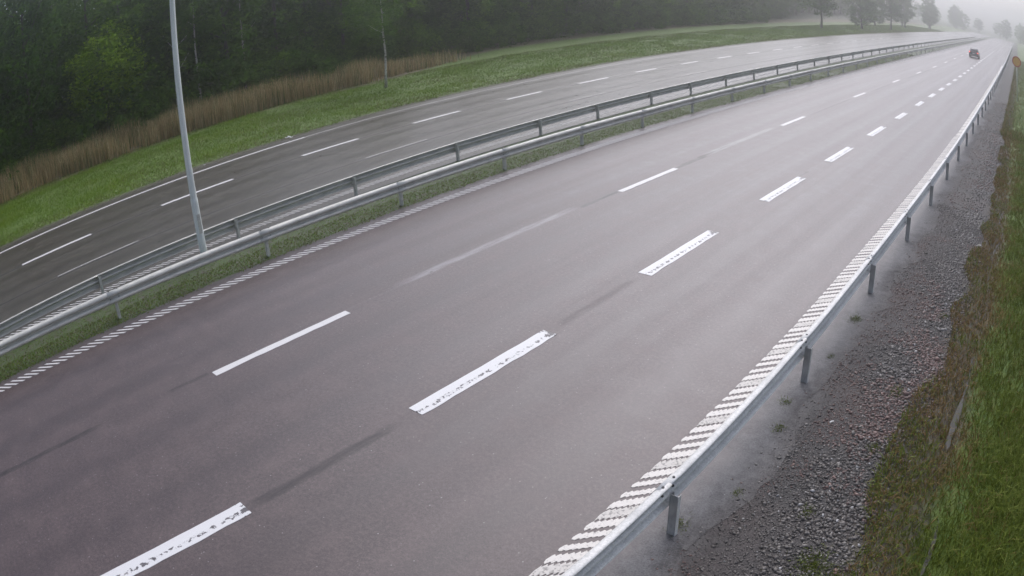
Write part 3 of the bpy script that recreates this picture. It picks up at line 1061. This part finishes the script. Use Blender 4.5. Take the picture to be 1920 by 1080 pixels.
def stones(name, u, y, r, hue, mat, sink=0.35):
    n = len(u)
    z = terrain_z(u, y) - 0.012
    C = np.stack([W(u, y), y, z + r * (0.5 - sink)], -1)
    q = RNG.uniform(0.55, 1.35, (n, 12, 1)) * RNG.uniform(0.65, 1.25, (n, 1, 3)) * IV[None]
    a = RNG.uniform(0, 2 * np.pi, n)
    c, s = np.cos(a)[:, None], np.sin(a)[:, None]
    q = np.stack([q[..., 0] * c - q[..., 1] * s, q[..., 0] * s + q[..., 1] * c, q[..., 2] * 0.7], -1)
    V = (C[:, None] + q * r[:, None, None]).reshape(-1, 3)
    F = (IF[None] + (np.arange(n) * 12)[:, None, None]).reshape(-1)
    uv = np.stack([np.repeat(hue, 12), np.zeros(n * 12)], -1)
    return link(name, mesh_np(name, V, F, np.full(n * 20, 3), uv), mat)


g = N("gravel_stone")
s = g.sep(g.uv())
g.set("Base Color", g.ramp(s[0], [(0.0, (0.042, 0.036, 0.031)), (0.5, (0.148, 0.130, 0.112)), (0.62, (0.27, 0.245, 0.215)), (0.70, (0.40, 0.39, 0.38)),
                                  (0.72, (0.095, 0.058, 0.048)), (1.0, (0.20, 0.125, 0.10))]))
g.set("Roughness", 0.42)
M_STONE = g.m
n = 92000
y = np.where(RNG.random(n) < 0.86, 2.2 + 19 * RNG.random(n) ** 1.35, 20 + 35 * RNG.random(n))
u = -3.05 + 2.35 * RNG.random(n)
red = vnoise(u, y, 0.55, 41) * 0.6 + vnoise(u, y, 1.9, 42) * 0.4 + 0.12 * smooth(-1.9, -2.3, u)
gx = u + 0.55 * (vnoise(u, y, 0.9, 43) - 0.5)
coarse = smooth(-2.2, -1.55, gx) * (0.55 + 0.6 * vnoise(u, y, 1.2, 44))
dens = (0.09 + 0.91 * smooth(-2.85, -2.3, gx)) * (0.45 + 0.55 * vnoise(u, y, 1.7, 45)) * (1 - 0.85 * smooth(-1.1, -0.75, u + 0.3 * (vnoise(u, y, 1.1, 46) - 0.5)))
keep = RNG.random(n) < dens
u, y, red, coarse = u[keep], y[keep], red[keep], np.clip(coarse[keep], 0, 1)
isred = (RNG.random(len(u)) < smooth(0.47, 0.64, red) * 0.75)
hue = np.where(isred, RNG.uniform(0.73, 1.0, len(u)), np.where(RNG.random(len(u)) < 0.04, RNG.uniform(0.60, 0.70, len(u)), RNG.beta(2, 2.2, len(u)) * 0.6))
r = RNG.lognormal(math.log(0.0095), 0.40, len(u)) * (1 + 1.05 * coarse) * np.where(y > 20, 1.5, 1.0)
r = np.clip(r, 0.005, 0.036) * np.where(RNG.random(len(u)) < 0.012 * coarse, 1.7, 1.0)
st = stones("gravel", u, y, r, hue, M_STONE)
tag(st, "wet dark and reddish gravel between the right guardrail and the grass bank", "gravel", kind="stuff")

g = N("ditch_water")
g.set("Base Color", (0.07, 0.066, 0.056))
g.set("Roughness", 0.6)
g.set("Specular IOR Level", 0.2)
g.bump(g.noise(g.pos(), 14, 2), 0.05, 0.01)
M_WATER = g.m
ys = np.arange(3.0, 34, 0.1)
wc = WATER_C(ys)
V, F = [], []
for k, yy in enumerate(ys):
    for sgn in (-1, 1):
        V.append((wx(wc[k] + sgn * 1.15 * float(DITCH_W(np.array([yy]))[0]), yy), yy, -0.148))
    if k: F.append((2 * k - 2, 2 * k - 1, 2 * k + 1, 2 * k))
me = bpy.data.meshes.new("ditch_water")
me.from_pydata(V, [], F)
me.update()
o = link("water", me, M_WATER)
o["kind"] = "structure"

# ---------------------------------------------------------------- trees
def crown_mesh(name, rx, rz, n_clump, per, leaf, seed, shape=0.0, hole=0.0):
    r = np.random.default_rng(seed)
    d = r.normal(size=(n_clump, 3))
    d /= np.linalg.norm(d, axis=1)[:, None]
    rad = r.uniform(0.35, 1.0, n_clump) ** 0.6
    C = d * rad[:, None]
    C[:, 0:2] *= rx * (1 - shape * np.clip(C[:, 2:3], -1, 1))
    C[:, 2] *= rz
    C += r.normal(0, 0.12 * rx, C.shape)
    n = n_clump * per
    ctr = np.repeat(C, per, 0)
    cs = np.repeat(r.uniform(0.55, 1.25, n_clump), per)[:, None]
    P = ctr + r.normal(0, 1, (n, 3)) * np.array([0.42, 0.42, 0.30]) * cs * min(1.0, rx / 2.6)
    sz = leaf * r.uniform(0.6, 1.4, n)
    a = r.normal(size=(n, 3)); a[:, 2] *= 0.5
    a /= np.linalg.norm(a, axis=1)[:, None]
    b = np.cross(a, r.normal(size=(n, 3)))
    b /= np.linalg.norm(b, axis=1)[:, None] + 1e-9
    V = np.stack([P - a * sz[:, None], P + b * sz[:, None] * 0.45, P + a * sz[:, None], P - b * sz[:, None] * 0.45], 1).reshape(-1, 3)
    hue = np.clip(np.repeat(r.uniform(0.15, 0.85, n_clump), per) + r.normal(0, 0.12, n), 0, 1)
    uv = np.stack([np.repeat(hue, 4), np.zeros(4 * n)], -1)
    return mesh_np(name, V, np.arange(4 * n), np.full(n, 4), uv)


def trunk_mesh(name, h, r0, seed, limbs=6, bend=0.25):
    r = random.Random(seed)
    bm = bmesh.new()
    path, rad = [], []
    x = y_ = 0.0
    for k in range(8):
        t = k / 7
        path.append((x, y_, h * t - 0.15))
        rad.append(r0 * (1 - 0.8 * t) * (1.35 if k == 0 else 1))
        x += r.uniform(-bend, bend) * 0.5
        y_ += r.uniform(-bend, bend) * 0.5
    bm_tube(bm, path, rad, 9)
    for k in range(limbs):
        t = r.uniform(0.35, 0.9)
        i = int(t * 7)
        p0 = Vector(path[i])
        a = r.uniform(0, 6.28)
        L = h * r.uniform(0.14, 0.26) * (0.4 if bend < 0.22 else 1.0)
        d = Vector((math.cos(a), math.sin(a), r.uniform(0.3, 0.9)))
        bm_tube(bm, [p0, p0 + d * L * 0.5, p0 + d * L + Vector((0, 0, 0.12 * L))], [rad[i] * 0.5, rad[i] * 0.32, rad[i] * 0.12], 6)
    return bm_mesh(bm, name, True)


g = N("dark_bark")
g.set("Base Color", g.ramp(g.noise(g.mapped(g.obj(), (6, 6, 1.2)), 3, 5), [(0.3, (0.035, 0.03, 0.025)), (0.7, (0.10, 0.09, 0.075))]))
g.set("Roughness", 0.85)
M_BARK = g.m
g = N("birch_bark")
bn = g.noise(g.mapped(g.obj(), (2.5, 2.5, 5.5)), 2, 4)
g.set("Base Color", g.ramp(bn, [(0.36, (0.06, 0.05, 0.045)), (0.44, (0.42, 0.40, 0.36)), (0.8, (0.58, 0.56, 0.51))]))
g.set("Roughness", 0.7)
M_BIRCH = g.m

CROWNS = []
for k in range(4):
    CROWNS.append(crown_mesh("wood_crown", 3.0 + 0.5 * (k % 2), 4.6 + 0.5 * k, 150, 55, 0.17, 100 + k, 0.15))
TRUNKS = [trunk_mesh("wood_trunk", 11.5, 0.17 + 0.02 * k, 200 + k) for k in range(3)]
for me in TRUNKS: me.materials.append(M_BARK)
for k, me in enumerate(CROWNS): me.materials.append(M_LEAF[0 if k % 2 == 0 else 1])


def plant_tree(name, x, y, h, crown, trunk, label, cat, group=None, cz=0.58, s=1.0, rot=None):
    z = float(terrain_z(x, y))
    root = empty(name, (x, y, z - 0.05), label, cat, group, random.uniform(0, 6.28) if rot is None else rot)
    if trunk is not None:
        t = link("trunk", trunk, None, root)
        t.scale = (s, s, h / 11.5)
    c = link("crown", crown, None, root)
    c.location = (0, 0, h * cz)
    c.scale = (s, s, h / 11.5)
    return root


WOOD = "broadleaf trees of the dark wood behind the reeds"
WLAB = "dark leafy tree in the shaded wood standing behind the band of dry reeds"
r = random.Random(5)
spots = []
for row, (u0, y0, y1, st_) in enumerate([(-49.0, -12, 128, 4.6), (-53.5, -14, 150, 5.2), (-59.5, -14, 170, 6.5), (-66, -18, 260, 5.5), (-74, -22, 330, 6.0), (-84, -26, 360, 9.0)]):
    yy = y0
    while yy < y1:
        uu = u0 + r.uniform(-1.3, 1.3) - 4.0 * float(smooth(24, 45, yy)) * (1 if row == 0 else 0.6)
        skip = row == 0 and (10.0 < yy < 15.5)
        if not skip: spots.append((uu, yy + r.uniform(-1.4, 1.4), row))
        yy += st_
for k, (uu, yy, row) in enumerate(spots):
    h = r.uniform(11, 15.5) + row * 0.6
    plant_tree("broadleaf_tree", uu, yy, h, CROWNS[k % 4], TRUNKS[k % 3], WLAB, "tree", WOOD, cz=r.uniform(0.50, 0.60), s=r.uniform(0.9, 1.25))

# dense low bushes that close the edge of the wood
BUSH = [crown_mesh("bush_crown", 1.9, 1.7, 60, 45, 0.14, 300 + k, 0.1) for k in range(3)]
for k, me in enumerate(BUSH): me.materials.append(M_LEAF[(0, 1, 0)[k]])
bush_rows = [(-46.8, y_) for y_ in np.arange(-10, 120, 2.8)] + [(-52.5, y_) for y_ in np.arange(-14, 150, 3.6)] + [(-60.0, y_) for y_ in np.arange(-18, 170, 4.2)]
for k, (uu, yy) in enumerate(bush_rows):
    uu, yy = uu + r.uniform(-1.0, 1.0) - 4.0 * float(smooth(24, 45, yy)), float(yy) + r.uniform(-0.6, 0.6)
    root = empty("bush", (uu, yy, float(terrain_z(uu, yy))), "low dark bush at the edge of the wood behind the dry reeds", "bush",
                 "low bushes along the edge of the wood", r.uniform(0, 6.28))
    c = link("foliage", BUSH[k % 3], None, root)
    c.location = (0, 0, 1.35)
    s_ = r.uniform(0.8, 1.3)
    c.scale = (s_, s_, s_ * r.uniform(0.8, 1.3))

# the bright young tree that stands out from the wood
cm = crown_mesh("bright_crown", 2.75, 3.1, 120, 60, 0.15, 411, 0.1)
cm.materials.append(M_LEAF[2])
tm = trunk_mesh("bright_trunk", 8.0, 0.12, 412)
tm.materials.append(M_BARK)
br = plant_tree("broadleaf_tree", -47.6, 13.2, 9.0, cm, None, "bright yellow green young tree standing out in front of the dark wood", "tree", cz=0.58)
t = link("trunk", tm, None, br)
br.children[0].scale = (1.0, 1.0, 1.0)

# birches: pale stems
BIRCH_C = crown_mesh("birch_crown", 1.9, 3.6, 80, 45, 0.12, 421, 0.2)
BIRCH_C.materials.append(M_LEAF[1])
for k, (x, y, h, rad, lab, cz) in enumerate([
        (-37.6, 29.4, 9.0, 0.085, "lone slender birch with a pale peeling trunk standing in the grass verge", 0.68),
        (-46.6, 3.6, 13, 0.10, "birch with a thin pale trunk at the left end of the wood", 0.75),
        (-46.9, 18.4, 13, 0.13, "birch with a pale grey trunk just left of the lamp post", 0.75),
        (-47.2, 20.4, 12, 0.10, "slim pale birch just right of the lamp post at the edge of the wood", 0.78),
        (-48.0, 24.6, 12, 0.10, "thin pale birch set back in the wood, second to the right of the lamp post", 0.78)]):
    tm = trunk_mesh("birch_trunk", 11.5, rad, 430 + k, 4, 0.12 if k else 0.2)
    tm.materials.append(M_BIRCH)
    plant_tree("birch_tree", x, y, h, BIRCH_C, tm, lab, "tree", "birches with pale trunks", cz=cz, s=1.0)

# right side of the road and the far end, dissolving in the mist
r = random.Random(11)
RLAB = "tall tree fading into the mist beside the road far ahead"
for k in range(40):
    yy = 120 + k * 10 + r.uniform(-4, 4)
    side = k % 2
    x = r.uniform(14, 34) if side else r.uniform(-44, -34)
    if k >= 16: x, yy = r.uniform(-70, 60), r.uniform(402, 440)
    plant_tree("broadleaf_tree", x, yy, r.uniform(9, 14), CROWNS[k % 4], TRUNKS[k % 3], RLAB, "tree", "misty trees by the far end of the road", cz=0.55, s=r.uniform(1.0, 1.5))

# ---------------------------------------------------------------- round road sign on the right, in the mist
SX, SY = -0.15, 60.0
sgn = empty("road_sign", (SX, SY, 0.3), "round orange road sign with a red rim on a pole right of the guardrail", "road sign")
bm = bmesh.new()
bm_tube(bm, [(0, 0.06, -0.6), (0, 0.06, 3.3)], [0.038, 0.036], 10)
link("pole", bm_mesh(bm, "pole", True), M_POLE, sgn)


def disc(name, r0, r1, yf, yb, mat, parent):
    bm = bmesh.new()
    n = 32
    rings = []
    for rr, yy in ((r0, yf), (r1, yf), (r1, yb), (r0, yb)):
        rings.append([bm.verts.new((rr * math.cos(6.28318 * k / n), yy, 2.95 + rr * math.sin(6.28318 * k / n))) for k in range(n)] if rr > 0 else None)
    if r0 > 0:
        order = [0, 1, 2, 3, 0]
        for a, b in zip(order, order[1:]):
            for k in range(n):
                bm.faces.new((rings[a][k], rings[a][(k + 1) % n], rings[b][(k + 1) % n], rings[b][k]))
    else:
        bm.faces.new(rings[1])
        bm.faces.new(rings[2][::-1])
        for k in range(n):
            bm.faces.new((rings[1][k], rings[1][(k + 1) % n], rings[2][(k + 1) % n], rings[2][k]))
    return link(name, bm_mesh(bm, name), mat, parent)


M_SIGN_Y = flat("sign_yellow", (0.80, 0.42, 0.08), 0.4)
M_SIGN_R = flat("sign_red", (0.55, 0.06, 0.04), 0.4)
disc("face", 0.0, 0.37, -0.012, 0.01, M_SIGN_Y, sgn)
disc("rim", 0.371, 0.46, -0.014, 0.012, M_SIGN_R, sgn)

# ---------------------------------------------------------------- car far ahead, driving away
M_CAR = flat("dark_car_paint", (0.045, 0.045, 0.05), 0.25, 0.2)
M_GLASS = flat("car_glass", (0.02, 0.025, 0.03), 0.08)
M_TYRE = flat("tyre_rubber", (0.02, 0.02, 0.02), 0.85)
M_RIM = flat("wheel_rim", (0.4, 0.4, 0.41), 0.35, 0.7)
g = N("tail_lamp")
g.set("Base Color", (0.5, 0.03, 0.02))
g.set("Emission Color", (1.0, 0.08, 0.04))
g.set("Emission Strength", 2.5)
M_TAIL = g.m
M_PLATE = flat("plate_white", (0.75, 0.75, 0.72), 0.5)
car = empty("car", (-8.4, 113.0, 0), "dark hatchback driving away far ahead in the misty middle lane", "car")


def loft(sections, name, mat, parent):
    bm = bmesh.new()
    rings = [[bm.verts.new(c) for c in s] for s in sections]
    n = len(rings[0])
    for a, b in zip(rings, rings[1:]):
        for k in range(n):
            bm.faces.new((a[k], a[(k + 1) % n], b[(k + 1) % n], b[k]))
    bm.faces.new(rings[0][::-1])
    bm.faces.new(rings[-1])
    me = bm_mesh(bm, name, True)
    return link(name, me, mat, parent)


def hull(y, w, z0, z1, tuck=0.85):
    return [(-w * tuck, y, z0), (w * tuck, y, z0), (w, y, z0 + 0.18), (w, y, z1 - 0.12), (w * 0.93, y, z1), (-w * 0.93, y, z1), (-w, y, z1 - 0.12), (-w, y, z0 + 0.18)]


loft([hull(-2.05, 0.76, 0.38, 0.86), hull(-1.95, 0.86, 0.28, 0.98), hull(-1.2, 0.90, 0.22, 1.0), hull(0.6, 0.90, 0.22, 0.97), hull(1.6, 0.87, 0.24, 0.86), hull(2.05, 0.74, 0.34, 0.70)], "body", M_CAR, car)
cab = [[(-0.78, -1.92, 0.97), (0.78, -1.92, 0.97), (0.70, -1.85, 1.05), (-0.70, -1.85, 1.05)],
       [(-0.80, -1.55, 0.97), (0.80, -1.55, 0.97), (0.62, -1.45, 1.42), (-0.62, -1.45, 1.42)],
       [(-0.82, -0.2, 0.97), (0.82, -0.2, 0.97), (0.64, -0.2, 1.49), (-0.64, -0.2, 1.49)],
       [(-0.80, 1.15, 0.93), (0.80, 1.15, 0.93), (0.66, 0.55, 1.40), (-0.66, 0.55, 1.40)]]
cabin = loft(cab, "cabin", M_CAR, car)
bm = bmesh.new()
vs_ = [bm.verts.new(c) for c in ((-0.66, -1.925, 1.03), (0.66, -1.925, 1.03), (0.56, -1.53, 1.37), (-0.56, -1.53, 1.37),
                                 (-0.66, -1.90, 1.01), (0.66, -1.90, 1.01), (0.56, -1.50, 1.35), (-0.56, -1.50, 1.35))]
for f in ((0, 1, 2, 3), (7, 6, 5, 4), (0, 4, 5, 1), (1, 5, 6, 2), (2, 6, 7, 3), (3, 7, 4, 0)): bm.faces.new([vs_[i] for i in f])
link("rear_window", bm_mesh(bm, "rear_window"), M_GLASS, car)
for sx in (-1, 1):
    bm = bmesh.new()
    bm_box(bm, min(sx * 0.60, sx * 0.84), max(sx * 0.60, sx * 0.84), -2.03, -1.90, 0.78, 0.92)
    link("tail_light", bm_mesh(bm, "tail_light"), M_TAIL, car)
    for yw in (-1.25, 1.3):
        bm = bmesh.new()
        bmesh.ops.create_cone(bm, cap_ends=True, segments=20, radius1=0.32, radius2=0.32, depth=0.20, matrix=Matrix.Rotation(math.pi / 2, 4, 'Y'))
        w_ = link("wheel", bm_mesh(bm, "wheel"), M_TYRE, car)
        w_.location = (sx * 0.80, yw, 0.32)
        bm = bmesh.new()
        bmesh.ops.create_cone(bm, cap_ends=True, segments=16, radius1=0.2, radius2=0.19, depth=0.03, matrix=Matrix.Rotation(math.pi / 2, 4, 'Y'))
        q = link("rim", bm_mesh(bm, "rim"), M_RIM, w_)
        q.location = (sx * 0.105, 0, 0)
bm = bmesh.new()
bm_box(bm, -0.72, 0.72, -2.10, -1.97, 0.40, 0.58)
link("bumper", bm_mesh(bm, "bumper"), M_TYRE, car)
bm = bmesh.new()
bm_box(bm, -0.26, 0.26, -2.075, -2.04, 0.63, 0.74)
link("number_plate", bm_mesh(bm, "number_plate"), M_PLATE, car)

# ---------------------------------------------------------------- litter and odd stones
M_LITTER = flat("white_litter", (0.85, 0.85, 0.83), 0.5)


def scrap(x, y, L, wd, hgt, label, cat, name, mat, rot, seed):
    r = random.Random(seed)
    bm = bmesh.new()
    n = 6
    rows = []
    for i in range(n + 1):
        row = []
        for j in range(3):
            t = i / n - 0.5
            row.append(bm.verts.new((L * t, wd * (j / 2 - 0.5) * (1 - abs(t)) + r.uniform(-.1, .1) * wd, hgt * (0.4 + 0.6 * r.random()) * (1 - abs(t)))))
        rows.append(row)
    for a, b in zip(rows, rows[1:]):
        for j in range(2): bm.faces.new((a[j], b[j], b[j + 1], a[j + 1]))
    bmesh.ops.solidify(bm, geom=bm.faces[:], thickness=0.006)
    o = link(name, bm_mesh(bm, name), mat)
    o.location = (x, y, float(terrain_z(x, y)) + 0.008)
    o.rotation_euler = (0, 0, rot)
    return tag(o, label, cat)


scrap(-28.95, 16.75, 0.36, 0.20, 0.16, "crumpled white scrap on the far road edge past the lamp post", "litter", "paper_scrap", M_LITTER, 0.6, 1)
scrap(-28.80, 12.2, 0.12, 0.10, 0.08, "tiny pale scrap on the grass edge beside the lamp post", "litter", "paper_scrap", M_LITTER, 0.3, 2)
scrap(-2.20, 8.57, 0.085, 0.034, 0.02, "small white scrap lying on the gravel by the right guardrail", "litter", "paper_scrap", M_LITTER, 0.95, 3)


def rock(x, y, rr, label, mat, seed):
    r = np.random.default_rng(seed)
    V = IV * r.uniform(0.75, 1.2, (12, 1)) * np.array([1.2, 0.9, 0.7]) * rr
    o = link("stone", mesh_np("stone", V, IF.ravel(), np.full(20, 3)), mat)
    o.location = (x, y, float(terrain_z(x, y)) + rr * 0.3)
    return tag(o, label, "stone")


rock(-0.92, 18.2, 0.075, "pale stone at the edge of the ditch beside the brown grass", flat("pale_stone", (0.42, 0.40, 0.36), 0.6, var=0.2), 4)
rock(0.55, 6.25, 0.045, "pale flat stone lying in the grass at the lower right", flat("pale_flat_stone", (0.36, 0.36, 0.33), 0.6, var=0.2), 6)

# ---------------------------------------------------------------- damp air
bm = bmesh.new()
bm_box(bm, -905, 905, -605, 1205, -1.7, 30.0)
hz = link("haze", bm_mesh(bm, "haze"))
hm = bpy.data.materials.new("damp_air")
hm.use_nodes = True
nt = hm.node_tree
nt.nodes.clear()
ho = nt.nodes.new("ShaderNodeOutputMaterial")
pv = nt.nodes.new("ShaderNodeVolumePrincipled")
pv.inputs["Color"].default_value = (0.93, 0.925, 0.92, 1)
pv.inputs["Density"].default_value = 0.0032
pv.inputs["Anisotropy"].default_value = 0.90
nt.links.new(pv.outputs[0], ho.inputs["Volume"])
hz.data.materials.append(hm)
tag(hz, "pale damp mist over the whole motorway", "haze", kind="stuff")
